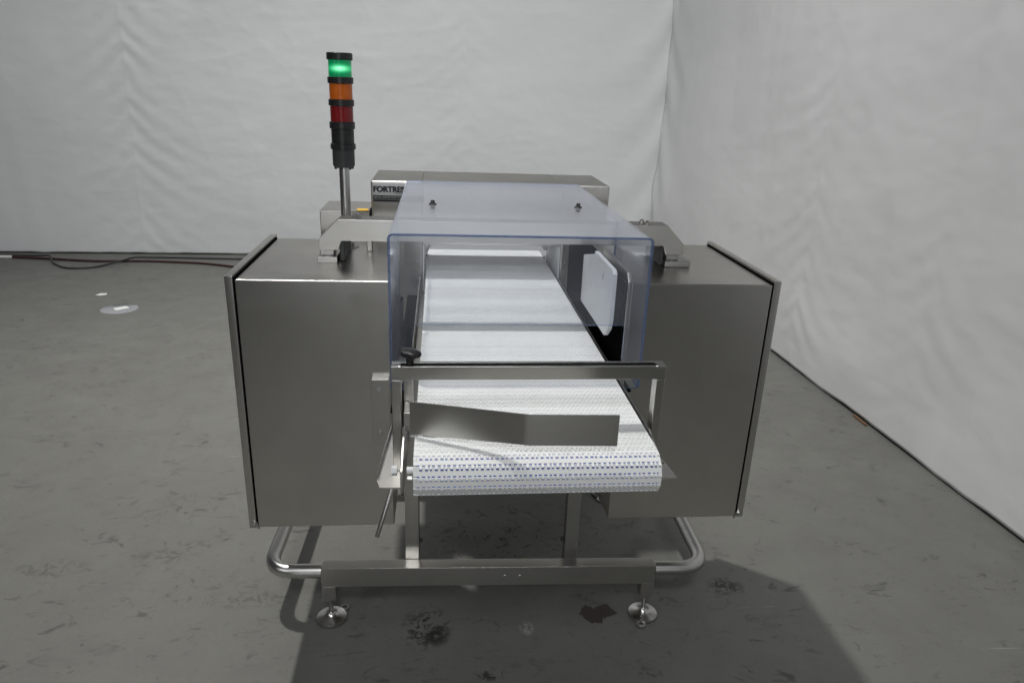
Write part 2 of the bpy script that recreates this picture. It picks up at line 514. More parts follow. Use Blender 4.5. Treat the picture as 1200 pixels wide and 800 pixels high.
def curtain(name, p0, p1, height, seams, nu, nv, seed, corner_u=None, fine_amp=1.0):
    """hanging vinyl sheet from p0 to p1 along the floor, wrinkled towards its seams"""
    p0, p1 = Vector(p0), Vector(p1)
    L = (p1 - p0).length
    d = (p1 - p0) / L
    nrm = Vector((d.y, -d.x, 0))
    bm = bmesh.new()
    z0 = 0.012
    rows = []
    for j in range(nv + 1):
        z = z0 + (height - z0) * j / nv
        row = []
        for i in range(nu + 1):
            u = L * i / nu
            h = 0.020 * noise.noise((u * 0.7 + seed, z * 0.8, 0.0)) + 0.007 * noise.noise((u * 1.3 + z * 0.7 + seed, z * 1.9 - u * 0.5, 4.0))
            h += 0.0022 * noise.noise((u * 3.1 - z * 1.3 + seed, z * 4.3 + u * 0.9, 6.0))
            h += fine_amp * (0.0026 * noise.noise((u * 5 + seed, z * 12, 9.0)) + 0.0016 * noise.noise((u * 14 + seed, z * 26, 2.0)))
            h += 0.009 * noise.noise((u * 2.1 + 0.25 * z, z * 0.22, seed + 11)) + 0.003 * noise.noise((u * 6.5 + 0.4 * z, z * 0.5, seed + 17))
            for q, (ru, rz_, ra) in enumerate(((2.2, 1.1, 0.0040), (1.1, 3.0, 0.0028), (3.6, 2.4, 0.0016))):
                rd = 1.0 - abs(noise.noise((u * ru + z * (0.9 - 0.8 * q) + seed, z * rz_ - u * 0.35 * q, 3.3 + q * 5)))
                h += fine_amp * 0.75 * ra * rd ** 9
            for (su, amp, wid, lam, slope) in seams:
                x = u - su - 0.02 * noise.noise((z * 2, su, 0)) - 0.03 * (z - 1)
                ax = abs(x)
                drop = slope * wid * (1 - math.exp(-ax / wid))
                ph = (z + drop + 0.06 * noise.noise((u * 1.4, z * 1.2, su + seed))) / lam
                env = math.exp(-ax / wid) * (0.5 + 0.9 * noise.noise((u * 2.0 + su, z * 1.6, 7.7)))
                h += amp * env * (math.sin(2 * math.pi * (ph + 0.35 * noise.noise((z * 3.1, u * 1.1, su)))) + 0.6 * noise.noise((ph * 2.6, u * 0.8, su * 3.1)))
                h += 0.5 * amp * math.exp(-(x / 0.018) ** 2)
                h += 0.35 * amp * math.exp(-ax / 0.06) * noise.noise((x * 25, z * 22, su))
            if corner_u is not None:
                x = abs(u - corner_u)
                h += 0.018 * math.exp(-x / 0.10) * (0.7 + 0.4 * math.sin(z * 2.3 + 0.6))
                h += (0.022 if corner_u == 0 else 0.010) * math.exp(-((x - 0.30) / 0.17) ** 2) * math.sin(z * 3.1 + seed) * 1.0
                h += 0.010 * math.exp(-x / 0.45) * math.sin(2 * math.pi * (z + 0.9 * (1 - math.exp(-x / 0.35))) / 0.62)
            h *= 0.4 + 0.6 * min(1.0, z / 0.25)
            zz = z + (0.010 * noise.noise((u * 2.3, seed, 0.5)) + 0.006 * noise.noise((u * 7.0, seed, 1.5))) * math.exp(-j / 3.0)
            row.append(bm.verts.new(p0 + d * u + nrm * h + Vector((0, 0, zz))))
        rows.append(row)
    for a, c in zip(rows, rows[1:]):
        for i in range(nu):
            bm.faces.new((a[i], a[i + 1], c[i + 1], c[i]))
    me = bpy.data.meshes.new(name)
    o_ = p0 + (p1 - p0) / 2
    bmesh.ops.translate(bm, verts=bm.verts, vec=-o_)
    bm.to_mesh(me)
    bm.free()
    me.materials.append(M['vinyl'])
    me.polygons.foreach_set('use_smooth', [True] * len(me.polygons))
    o = bpy.data.objects.new(name, me)
    col.objects.link(o)
    place(o, o_)
    sol = o.modifiers.new('thickness', 'SOLIDIFY')
    sol.thickness = 0.002
    sol.offset = -1
    # black strip added behind the hem so the gap under it stays dark
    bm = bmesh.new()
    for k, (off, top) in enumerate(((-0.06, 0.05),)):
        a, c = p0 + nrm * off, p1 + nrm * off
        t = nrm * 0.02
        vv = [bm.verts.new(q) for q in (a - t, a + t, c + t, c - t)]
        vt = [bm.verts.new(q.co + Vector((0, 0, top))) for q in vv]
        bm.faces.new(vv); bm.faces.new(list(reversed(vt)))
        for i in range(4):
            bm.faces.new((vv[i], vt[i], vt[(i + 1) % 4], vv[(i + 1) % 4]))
    obj('dark_gap_strip', bm, 'black_matt', o)
    return o

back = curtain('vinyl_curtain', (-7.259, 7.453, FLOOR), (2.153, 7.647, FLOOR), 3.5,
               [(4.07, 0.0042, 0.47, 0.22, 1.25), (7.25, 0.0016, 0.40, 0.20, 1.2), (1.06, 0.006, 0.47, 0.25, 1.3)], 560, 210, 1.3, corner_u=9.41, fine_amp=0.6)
tag(back, 'wrinkled white vinyl curtain hanging along the back behind the beacon', 'curtain', 'white vinyl curtains round the machine')
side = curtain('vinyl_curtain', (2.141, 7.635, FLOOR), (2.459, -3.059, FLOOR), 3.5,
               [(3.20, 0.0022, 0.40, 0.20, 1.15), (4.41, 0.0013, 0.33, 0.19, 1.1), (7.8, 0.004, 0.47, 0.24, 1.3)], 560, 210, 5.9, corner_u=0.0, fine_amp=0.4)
tag(side, 'white vinyl curtain running along the right side of the machine', 'curtain', 'white vinyl curtains round the machine')

# ------------------------------------------------------------------ the machine
mach = empty('metal_detector', (0, 2.2, 0))
tag(mach, 'stainless steel conveyor metal detector with a white belt, clear hood and green lit beacon', 'metal detector')

ZT, ZB, YF, YB = 0.9945, 0.229, 1.8786, 2.4174
# --- side cabinets
for s, x0, x1 in ((-1, -0.736, -0.333), (1, 0.332, 0.747)):
    cab = obj('side_cabinet', box((x0, YF, ZB), (x1, YB, ZT), 0.0035, 3), 'steel', mach, 35)
    if s > 0:
        cab['label'] = 'right steel cabinet with a dark opening towards the belt'
    xo = x0 if s < 0 else x1
    bm = bmesh.new()
    a, c = (xo - 0.026, xo - 0.004) if s < 0 else (xo + 0.004, xo + 0.026)
    # hinged lid: a shallow tray with folded rim
    bm = box((a, YF - 0.001, ZB - 0.002), (c, YB + 0.012, ZT + 0.011), 0.003, 2, None)
    lid = obj('lid_panel', bm, 'steel_v', cab, 35)
    g0, g1 = (xo - 0.004, xo - 0.0005) if s < 0 else (xo + 0.0005, xo + 0.004)
    obj('lid_gasket', box((g0, YF + 0.004, ZB + 0.004), (g1, YB - 0.004, ZT + 0.004)), 'black_matt', cab)
    xm = (a + c) / 2
    obj('hinge_pin', bolt((xm + 0.004 * s * -1, YF - 0.001, ZB + 0.012), (0, -1, 0), 0.007, 0.006, cyl((xm - 0.004 * s, YF - 0.0008, ZB + 0.012), (xm - 0.004 * s, YF - 0.003, ZB + 0.012), 0.0115, 20)), 'satin', cab, 35)
    obj('drain_tab', prism([(xo - 0.006, ZB + 0.001), (xo + 0.006, ZB + 0.001), (xo, ZB - 0.013)], 1, YF + 0.004, YF + 0.007), 'satin', cab)

# shade built as black sheets: reject opening's void at right, gap at left
obj('dark_sheet', box((0.2775, 1.738, 0.744), (0.2845, 2.55, 1.036), 0.001), 'black_matt', mach)
obj('dark_sheet', box((0.262, 1.72, 0.735), (0.317, 2.62, 0.742), 0.001), 'black_matt', mach)
obj('light_block_pan', box((-0.2690, 1.56, 0.738), (0.2590, 2.62, 0.744), 0.001), 'steel', mach)  # added to stop light leaking to the floor past the belt edges
obj('dark_sheet', box((-0.317, 1.60, 0.735), (-0.277, 2.62, 0.742), 0.001), 'black_matt', mach)  # added to block light falling between rail and left cabinet
obj('dark_sheet', box((-0.331, 1.89, 0.60), (-0.322, 2.40, 0.80), 0.002), 'black_matt', mach)

# --- detector head with tunnel
HZ = 1.158
hx0, hx1, ax0, ax1, az0, az1 = -0.449, 0.444, -0.262, 0.268, 0.72, 0.924
hy0, hy1 = 2.68, 3.02
bm = box((hx0, hy0, 0.50), (ax0, hy1, HZ), 0.006, 3)
head = obj('detector_head', bm, 'mid', mach, 35)
obj('head_side', box((ax1, hy0, 0.50), (hx1, hy1, HZ), 0.006, 3), 'mid', head, 35)
obj('head_top', box((ax0 + 0.0005, hy0 + 0.0006, az1), (ax1 - 0.0005, hy1 - 0.0006, HZ - 0.0006), 0.0008, 1), 'mid', head, 35)
obj('head_base', box((ax0 + 0.0005, hy0 + 0.0006, 0.50), (ax1 - 0.0005, hy1 - 0.0006, 0.70), 0.0008, 1), 'steel', head, 35)
for xx in ((ax0 + 0.0005, ax0 + 0.006), (ax1 - 0.006, ax1 - 0.0005)):
    obj('tunnel_liner', box((xx[0], hy0 - 0.002, 0.74), (xx[1], hy1, az1 - 0.001), 0.001), 'white_hdpe', head)
obj('corner_guide', prism([(-0.250, 0.845), (-0.222, 0.90), (-0.236, 0.90), (-0.255, 0.86)], 1, 2.86, 2.875), 'white_hdpe', head)
obj('corner_guide', prism([(0.238, 0.86), (0.254, 0.86), (0.254, 0.90), (0.210, 0.905)], 1, 2.90, 2.915), 'white_hdpe', head)
# head mounting plates, seen each side of the tunnel through the hood
for x0, x1 in ((-0.330, -0.268), (0.275, 0.345)):
    fp = obj('face_plate', box((x0, hy0 - 0.0045, 0.84), (x1, hy0 - 0.0005, 0.99), 0.001), 'steel', head, 35)
    for px, pz in ((x0 + 0.014, 0.86), (x1 - 0.014, 0.86)):
        obj('plate_bolt', bolt((px, hy0 - 0.0045, pz), (0, -1, 0), 0.005, 0.005), 'satin', fp, 35)

# brand label on the head
lb = obj('brand_label', box((-0.443, hy0 - 0.0022, 1.080), (-0.255, hy0 - 0.0005, 1.150), 0.0003, 1), 'silver_print', mach)
obj('label_band', box((-0.441, hy0 - 0.0030, 1.0825), (-0.257, hy0 - 0.0023, 1.105), 0), 'black_print', lb)
obj('label_band', box((-0.438, hy0 - 0.0036, 1.0900), (-0.260, hy0 - 0.0031, 1.0913), 0), 'silver_print', lb)
def lettering(text, loc, width, height, mat, parent, bold=0.0, heavy=0.0):
    cu = bpy.data.curves.new('lettering', 'FONT')
    cu.body = text
    cu.size = 1.0
    cu.offset = bold
    cu.extrude = 0.0
    t = bpy.data.objects.new('lettering_tmp', cu)
    col.objects.link(t)
    bpy.context.view_layer.update()
    me = bpy.data.meshes.new_from_object(t.evaluated_get(bpy.context.evaluated_depsgraph_get()))
    bpy.data.objects.remove(t)
    xs = [v.co.x for v in me.vertices]
    ys = [v.co.y for v in me.vertices]
    sx = width / (max(xs) - min(xs))
    sy = height / (max(ys) - min(ys))
    bm = bmesh.new()
    bm.from_mesh(me)
    bpy.data.meshes.remove(me)
    for v in bm.verts:
        v.co = Vector(((v.co.x - min(xs)) * sx, 0, (v.co.y - min(ys)) * sy)) + Vector(loc)
    if heavy:
        base_me = bpy.data.meshes.new('tmp')
        bm.to_mesh(base_me)
        n0 = len(bm.verts)
        for q, (ox, oz) in enumerate(((1, 0), (0, 1), (1, 1), (2, 0.5)), 1):
            k0 = len(bm.verts)
            bm.from_mesh(base_me)
            bm.verts.ensure_lookup_table()
            for v in bm.verts[k0:]:
                v.co += Vector((ox * heavy, -0.00006 * q, oz * heavy * 0.8))
        bpy.data.meshes.remove(base_me)
    return obj('lettering', bm, mat, parent)
lettering('FORTRESS', (-0.440, hy0 - 0.0031, 1.1165), 0.126, 0.0215, 'black_print', lb, 0.035, 0.0011)
lettering('TECHNOLOGY', (-0.364, hy0 - 0.0031, 1.1095), 0.052, 0.0062, 'black_print', lb, 0.01)
lettering('METAL DETECTION SYSTEMS', (-0.438, hy0 - 0.0037, 1.0955), 0.125, 0.0058, 'silver_print', lb, 0.01)

# junction box on the head's left side
jb = obj('junction_box', box((-0.627, 2.62, 0.86), (-0.452, 2.84, 1.056), 0.003, 2), 'steel', mach, 35)
obj('warning_sticker', box((-0.497, 2.624, 1.0563), (-0.457, 2.668, 1.0572)), 'yellow', jb)

# --- conveyor: belt of modules on a nose roller, side rails
P_ = 0.0205
BW = 0.248
YN, ZN, RH = 1.262, 0.7652, 0.0405
belt = obj('belt_bed', box((-0.235, 1.30, 0.755), (0.235, 3.12, 0.790), 0.002), 'white_hdpe', mach)
belt['label'] = 'white plastic bed carrying the modular belt'
def row_mesh():
    bm = bmesh.new()
    h = 0.0044
    def knuckle(x0, x1, s):
        pr = [(0.0045, -h), (0.0045, h), (P_ / 2 + 0.0033, h), (P_ / 2 + 0.0037, h * 0.8), (P_ / 2 + 0.0037, -h * 0.5), (P_ / 2 + 0.001, -h)]
        va = [bm.verts.new((x0, s * y, z)) for y, z in pr]
        vb = [bm.verts.new((x1, s * y, z)) for y, z in pr]
        n = len(pr)
        bm.faces.new(va); bm.faces.new(list(reversed(vb)))
        for i in range(n):
            bm.faces.new((va[i], vb[i], vb[(i + 1) % n], va[(i + 1) % n]))
    b_ = box((-BW, -0.0051, -h), (BW, 0.0051, h))
    me = bpy.data.meshes.new('t'); b_.to_mesh(me); b_.free(); bm.from_mesh(me); bpy.data.meshes.remove(me)
    knuckle(-BW, -BW + 0.0058, 1)
    knuckle(BW - 0.0058, BW, -1)
    x = -BW + 0.0062
    k = 0
    pat = (0.0112, 0.0112, 0.0076)
    while x < BW - 0.0062:
        wd = pat[k % 3]
        half = wd / 2
        knuckle(x + 0.00015, min(x + half - 0.00015, BW - 0.006), 1)
        if x + half + 0.002 < BW - 0.006:
            knuckle(x + half + 0.00015, min(x + wd - 0.00015, BW - 0.006), -1)
        x += wd
        k += 1
    bmesh.ops.recalc_face_normals(bm, faces=bm.faces)
    me = bpy.data.meshes.new('belt_row')
    bm.to_mesh(me); bm.free()
    me.materials.append(M['belt'])
    return me
rowme = row_mesh()
bm = cyl((-BW + 0.007, 0, -0.0007), (BW - 0.007, 0, -0.0007), 0.0049, 14)
rodme = bpy.data.meshes.new('hinge_rod')
bm.to_mesh(rodme); bm.free()
rodme.materials.append(M['blue'])
# hinge points along the path
y_end = 3.12
top_len = y_end - YN
arc = math.pi * RH
def path(s):
    if s < top_len:
        return Vector((0, y_end - s, ZN + RH))
    s -= top_len
    if s < arc:
        a = s / RH
        return Vector((0, YN - RH * math.sin(a), ZN + RH * math.cos(a)))
    s -= arc
    return Vector((0, YN + s, ZN - RH))
nrow = int((top_len + arc + 0.55) / P_)
pts = [path(0.006 + i * P_) for i in range(nrow + 1)]
bw = WORLD[belt.name]
for i in range(nrow):
    a, c = pts[i], pts[i + 1]
    d = (a - c).normalized()           # local +y
    nz = Vector((1, 0, 0)).cross(d)
    if i % 2 == 0:
        xs = Vector((1, 0, 0))
    mt3 = Matrix((Vector((1, 0, 0)), d, nz)).transposed()
    o = bpy.data.objects.new('belt_row', rowme)
    col.objects.link(o)
    o.parent = belt
    o.location = (a + c) / 2 - bw
    o.rotation_euler = mt3.to_euler()
    r_ = bpy.data.objects.new('hinge_rod', rodme)
    col.objects.link(r_)
    r_.parent = belt
    d2 = (pts[i] - pts[min(i + 2, nrow)]).normalized()
    nz2 = Vector((1, 0, 0)).cross(d2)
    r_.location = c - bw
    r_.rotation_euler = Matrix((Vector((1, 0, 0)), d2, nz2)).transposed().to_euler()

obj('nose_roller', cyl((-0.240, YN, ZN), (0.240, YN, ZN), RH - 0.0055, 32), 'white_hdpe', mach, 40)
sh = obj('drive_shaft', cyl((-0.262, YN, ZN + 0.006), (0.2592, YN, ZN + 0.006), 0.0075, 20), 'white_hdpe', mach, 40)
bm = cyl((-0.292, YN, ZN + 0.006), (-0.281, YN, ZN + 0.006), 0.010, 6)
obj('shaft_nut', bm, 'white_hdpe', sh, 30)
obj('shaft_nut', cyl((-0.262, YN + 0.012, ZN - 0.02), (-0.252, YN + 0.012, ZN - 0.02), 0.006, 16), 'polished', sh, 30)

for s in (-1, 1):
    X0, X1 = (-0.2745, -0.2695) if s < 0 else (0.2595, 0.2645)
    yn = 1.245 if s < 0 else 1.27
    pr = [(yn + 0.03, 0.705), (yn, 0.73), (yn + 0.005, 0.775), (yn + 0.10, 0.803), (2.66, 0.803), (2.66, 0.705)]
    rail = obj('side_rail', prism(pr, 0, X0, X1, None, 0.001, 1), 'steel_y', mach, 35)
    # tapered flange turned outwards at the foot of the rail
    if s < 0:
        fl = [(-0.2755, 1.312), (-0.3215, 1.313), (-0.330, 1.345), (-0.324, 1.43), (-0.311, 1.60), (-0.2755, 1.72)]
    else:
        fl = [(0.2655, 1.328), (0.325, 1.333), (0.318, 1.40), (0.300, 1.47), (0.2655, 1.53)]
    f = obj('flange', prism(fl, 2, 0.698, 0.702), 'dull', rail, 35)
    if s < 0:
        bm = None
        ep = fl[2:]
        bm = bmesh.new()
        lipv = [(-0.3305, 1.345), (-0.3245, 1.43), (-0.3115, 1.60), (-0.279, 1.72)]
        for i in range(len(lipv) - 1):
            bm = merge(bm, prism([lipv[i], lipv[i + 1], (lipv[i + 1][0] + 0.002, lipv[i + 1][1]), (lipv[i][0] + 0.002, lipv[i][1])], 2, 0.7022, 0.716))
        obj('flange_lip', bm, 'steel_y', rail)
    else:
        obj('flange_strip', box((0.266, 1.385, 0.7022), (0.314, 1.397, 0.7055), 0.0008, 1), 'satin', rail)
# cross ties under the belt
obj('cross_tie', box((-0.268, 1.50, 0.708), (0.258, 1.53, 0.724), 0.002), 'steel', mach, 35)
obj('cross_tie', box((-0.268, 2.062, 0.6975), (0.258, 2.110, 0.734), 0.003), 'steel', mach, 35)
obj('tension_rod', cyl((-0.292, 1.352, 0.697), (-0.331, 1.318, 0.578), 0.0050, 16, None, None, 0.001), 'satin', mach, 40)

# bracket on the left cabinet's front
pl = obj('mounting_plate', prism([(-0.389, 0.520), (-0.389, 0.706), (-0.383, 0.712), (-0.338, 0.712), (-0.338, 0.504), (-0.376, 0.504)], 1, YF - 0.0048, YF - 0.0006, None, 0.001, 1), 'steel_v', mach, 35)
obj('fold', box((-0.386, YF - 0.022, 0.7125), (-0.338, YF - 0.0006, 0.7165), 0.001, 1), 'satin', pl)
for z in (0.675, 0.540):
    obj('plate_bolt', bolt((-0.367, YF - 0.0048, z), (0, -1, 0), 0.0065, 0.007), 'satin', pl, 35)

# --- entry gate: frame with slotted top, hanger and bent deflector
GY0, GY1 = 1.380, 1.412
gate = obj('gate_frame', box((-0.2975, GY0, 0.9165), (0.289, GY0 + 0.008, 0.9465), 0.0012, 2), 'steel', mach, 35)
obj('back_bar', box((-0.2975, GY1 - 0.008, 0.9165), (0.289, GY1, 0.9465), 0.0012, 2), 'steel', gate, 35)
obj('slot_floor', box((-0.278, GY0 + 0.0085, 0.9168), (0.270, GY1 - 0.0085, 0.920)), 'black_matt', gate)
for x0, x1, zb in ((-0.2972, -0.2775, 0.7025), (0.2695, 0.2887, 0.7025)):
    obj('gate_leg', box((x0, GY0 + 0.0004, zb), (x1, GY1 - 0.0004, 0.9161), 0.0018, 2), 'steel_v', gate, 35)
    obj('end_block', box((x0 + 0.0004, GY0 + 0.0083, 0.9166), (x1 - 0.0004, GY1 - 0.0083, 0.9462), 0.001, 1), 'satin', gate, 35)
wb = bmesh.new()
for x in (-0.279, 0.271):
    bmesh.ops.create_icosphere(wb, subdivisions=2, radius=0.0045, matrix=Matrix.Translation((x, GY0 + 0.002, 0.9462)) @ Matrix.Diagonal((1.6, 0.9, 0.5, 1)))
obj('weld_bead', wb, 'polished', gate, 180)
hb = obj('hanger_bar', box((-0.2725, GY0 - 0.0005 + 0.011, 0.792), (-0.2525, GY0 + 0.0185, 0.9160), 0.001, 1), 'steel_v', gate, 35)
obj('hanger_screw', bolt((-0.2635, GY0 + 0.0105, 0.862), (0, -1, 0), 0.003, 0.003, None, False), 'satin', gate, 35)
# knob with lobed grip
bm = lathe([(0.008, 0.0), (0.008, 0.014), (0.011, 0.016)], (-0.259, GY0 + 0.016, 0.9468), 20)
b2 = bmesh.new()
prof = [(0.010, 0.0), (0.017, 0.001), (0.0205, 0.004), (0.0215, 0.008), (0.0200, 0.0125), (0.014, 0.0150), (0.006, 0.0158)]
rings = []
for r, z in prof:
    rings.append([b2.verts.new((r * (1 + 0.10 * math.cos(5 * 2 * math.pi * k / 50)) * math.cos(2 * math.pi * k / 50), r * (1 + 0.10 * math.cos(5 * 2 * math.pi * k / 50)) * math.sin(2 * math.pi * k / 50), z)) for k in range(50)])
for a, c in zip(rings, rings[1:]):
    for k in range(50):
        b2.faces.new((a[k], a[(k + 1) % 50], c[(k + 1) % 50], c[k]))
b2.faces.new(list(reversed(rings[0]))); b2.faces.new(rings[-1])
b2.transform(Matrix.Translation((-0.259, GY0 + 0.016, 0.9628)) @ Matrix.Rotation(R(8), 4, 'Y'))
bm = merge(bm, b2)
obj('clamp_knob', bm, 'black', gate, 40)
# bent deflector plate
th = 0.0022
front = [((-0.258, 1.335), 0.8883, 0.8146), ((-0.036, 1.2375), 0.9046, 0.8386), ((-0.024, 1.235), 0.9040, 0.8380), ((0.1547, 1.235), 0.9015, 0.8340)]
obj('hanger_spacer', box((-0.2705, 1.3375, 0.830), (-0.2545, GY0 + 0.0103, 0.862), 0.001, 1), 'steel_v', gate, 35)
bm = bmesh.new()
ft = [(bm.verts.new((x, y, zt)), bm.verts.new((x, y, zb))) for (x, y), zt, zb in front]
bk = [(bm.verts.new((x, y + th, zt)), bm.verts.new((x, y + th, zb))) for (x, y), zt, zb in front]
for i in range(len(front) - 1):
    bm.faces.new((ft[i][0], ft[i][1], ft[i + 1][1], ft[i + 1][0]))
    bm.faces.new((bk[i][0], bk[i + 1][0], bk[i + 1][1], bk[i][1]))
    bm.faces.new((ft[i][0], ft[i + 1][0], bk[i + 1][0], bk[i][0]))
    bm.faces.new((ft[i][1], bk[i][1], bk[i + 1][1], ft[i + 1][1]))
bm.faces.new((ft[0][0], bk[0][0], bk[0][1], ft[0][1]))
bm.faces.new((ft[-1][0], ft[-1][1], bk[-1][1], bk[-1][0]))
obj('deflector_plate', bm, 'mid', gate, 30)

# --- clear hood
def hood_shell():
    bm = bmesh.new()
    t, rad, ns = 0.006, 0.013, 6
    hl, hr, zt = -0.3215, 0.3275, 1.1625
    def prof(off, zb):
        pts = [(hl + off, zb)]
        r = rad - off
        for k in range(ns + 1):
            a = math.pi - (math.pi / 2) * k / ns
            pts.append((hl + rad + r * math.cos(a), zt - rad + r * math.sin(a)))
        for k in range(ns + 1):
            a = math.pi / 2 - (math.pi / 2) * k / ns
            pts.append((hr - rad + r * math.cos(a), zt - rad + r * math.sin(a)))
        pts.append((hr - off, zb))
        return pts
    secs = [(1.690, 0.762), (2.055, 0.762), (2.056, 1.135), (2.674, 1.135)]
    loops = []
    for y, zb in secs:
        outer = [bm.verts.new((x, y, z)) for x, z in prof(0, zb)]
        inner = [bm.verts.new((x, y, z)) for x, z in prof(t, zb)]
        loops.append(outer + list(reversed(inner)))
    n = len(loops[0])
    k = n // 2
    for a, c in zip(loops, loops[1:]):
        for i in range(n):
            f = bm.faces.new((a[i], a[(i + 1) % n], c[(i + 1) % n], c[i]))
            if i == k - 1 or i == n - 1:
                f.material_index = 1
    for L in (loops[0], loops[-1]):
        for i in range(k - 1):
            f = bm.faces.new((L[i], L[i + 1], L[n - 2 - i], L[n - 1 - i]))
            f.material_index = 1
    # the step where the side walls end
    return bm
hood = obj('clear_hood', hood_shell(), ['poly', 'poly_edge'], mach, 35)
# front panel: inverted U with a rounded cut-out
def arc2(cx, cz, r, a0, a1, n=5):
    return [(cx + r * math.cos(R(a0 + (a1 - a0) * k / n)), cz + r * math.sin(R(a0 + (a1 - a0) * k / n))) for k in range(n + 1)]
def front_panel():
    bm = bmesh.new()
    hl, hr, zt, zb = -0.3215, 0.3275, 1.1625, 0.762
    ol, orr, oz = -0.263, 0.273, 0.936
    outer = [(hl, zb + 0.0)] + arc2(hl + 0.013, zt - 0.013, 0.013, 180, 90) + arc2(hr - 0.013, zt - 0.013, 0.013, 90, 0) + arc2(hr - 0.014, zb + 0.014, 0.014, 0, -90)
    inner = [(ol, zb)] + arc2(ol + 0.008, oz - 0.008, 0.008, 180, 90) + arc2(orr - 0.008, oz - 0.008, 0.008, 90, 0) + arc2(orr + 0.008, zb + 0.008, 0.008, 180, 270)
    n = len(outer)
    ring = []
    for y in (1.6835, 1.6895):
        ring.append(([bm.verts.new((x, y, z)) for x, z in outer], [bm.verts.new((x, y, z)) for x, z in inner]))
    (oa, ia), (ob, ib) = ring
    for k in range(n - 1):
        bm.faces.new((oa[k], oa[k + 1], ia[k + 1], ia[k]))
        bm.faces.new((ob[k], ib[k], ib[k + 1], ob[k + 1]))
        for a, c in ((oa, ob), (ia, ib)):
            bm.faces.new((a[k], c[k], c[k + 1], a[k + 1])).material_index = 1
    for k in (0, n - 1):
        bm.faces.new((oa[k], ia[k], ib[k], ob[k])).material_index = 1
    return bm
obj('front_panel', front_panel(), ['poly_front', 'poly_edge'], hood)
for x in (-0.218, 0.219):
    bm = lathe([(0.0115, 0.0), (0.0115, 0.002), (0.010, 0.0035), (0.0065, 0.0037), (0.0065, 0.010), (0.005, 0.0125)], (x, 2.13, 1.1627), 24)
    obj('hood_screw', bm, 'grey_plastic', hood, 35)

# --- bridge bar over the cabinets that carries the hood
prof = [(-0.548, 1.031), (-0.546, 1.064), (-0.490, 1.121), (0.490, 1.121), (0.546, 1.064), (0.548, 1.031), (0.492, 1.031), (0.482, 1.058), (-0.482, 1.058), (-0.492, 1.031)]
br = obj('bridge_bar', prism(prof, 1, 2.085, 2.150, None, 0.0022, 2), 'mid', mach, 35)
for s, xa, xb in ((-1, -0.552, -0.495), (1, 0.490, 0.570)):
    ft_ = obj('foot_rail', box((xa, 2.075, 0.995), (xb, 2.27, 1.013), 0.002, 2), 'satin', br, 35)
    obj('clamp_block', box((min(xa, xb) + 0.006, 2.090, 1.0132), (min(xa, xb) + 0.046, 2.145, 1.0306), 0.002, 1), 'satin', ft_, 35)
    xi = -0.490 if s < 0 else 0.476
    obj('side_clip', box((xi, 2.10, 0.9955), (xi + 0.014, 2.25, 1.0575), 0.002, 1), 'grey_plastic', br, 35)
    for px in ((xa + 0.018), (xa + 0.04)):
        obj('rail_bolt', bolt((px, 2.081, 1.0131), (0, 0, 1), 0.0035, 0.004), 'satin', ft_, 35)
    for px, py in (((-0.445, 2.108), (-0.436, 2.130)) if s < 0 else ((0.432, 2.108), (0.42, 2.130))):
        obj('bridge_bolt', bolt((px, py, 1.1212), (0, 0, 1), 0.0065, 0.0075), 'satin', br, 35)
obj('inner_strut', box((-0.425, 2.235, 0.9955), (-0.408, 2.262, 1.050), 0.002, 1), 'steel_v', br, 35)

# --- white deflecting guide and its steel carrier at the right inside the hood
g = obj('guide_block', prism([(1.745, 0.889), (1.712, 0.915), (1.700, 0.945), (1.700, 1.066), (1.712, 1.076), (1.925, 1.076), (1.925, 0.889)], 0, 0.2345, 0.2470, None, 0.0025, 2), 'white_hdpe', mach, 35)
obj('guide_plate', prism([(1.9255, 0.889), (1.9255, 1.067), (2.072, 1.032), (2.072, 0.889)], 0, 0.2347, 0.2395, None, 0.0012, 2), 'white_hdpe', g, 35)
obj('slot_mark', box((0.2340, 1.80, 1.028), (0.2344, 1.803, 1.045), 0), 'grey_plastic', g)
obj('guide_carrier', prism([(1.735, 0.745), (1.735, 1.038), (1.755, 1.058), (2.03, 1.058), (2.03, 0.745)], 0, 0.285, 0.300, None, 0.003, 2), 'steel_v', mach, 35)

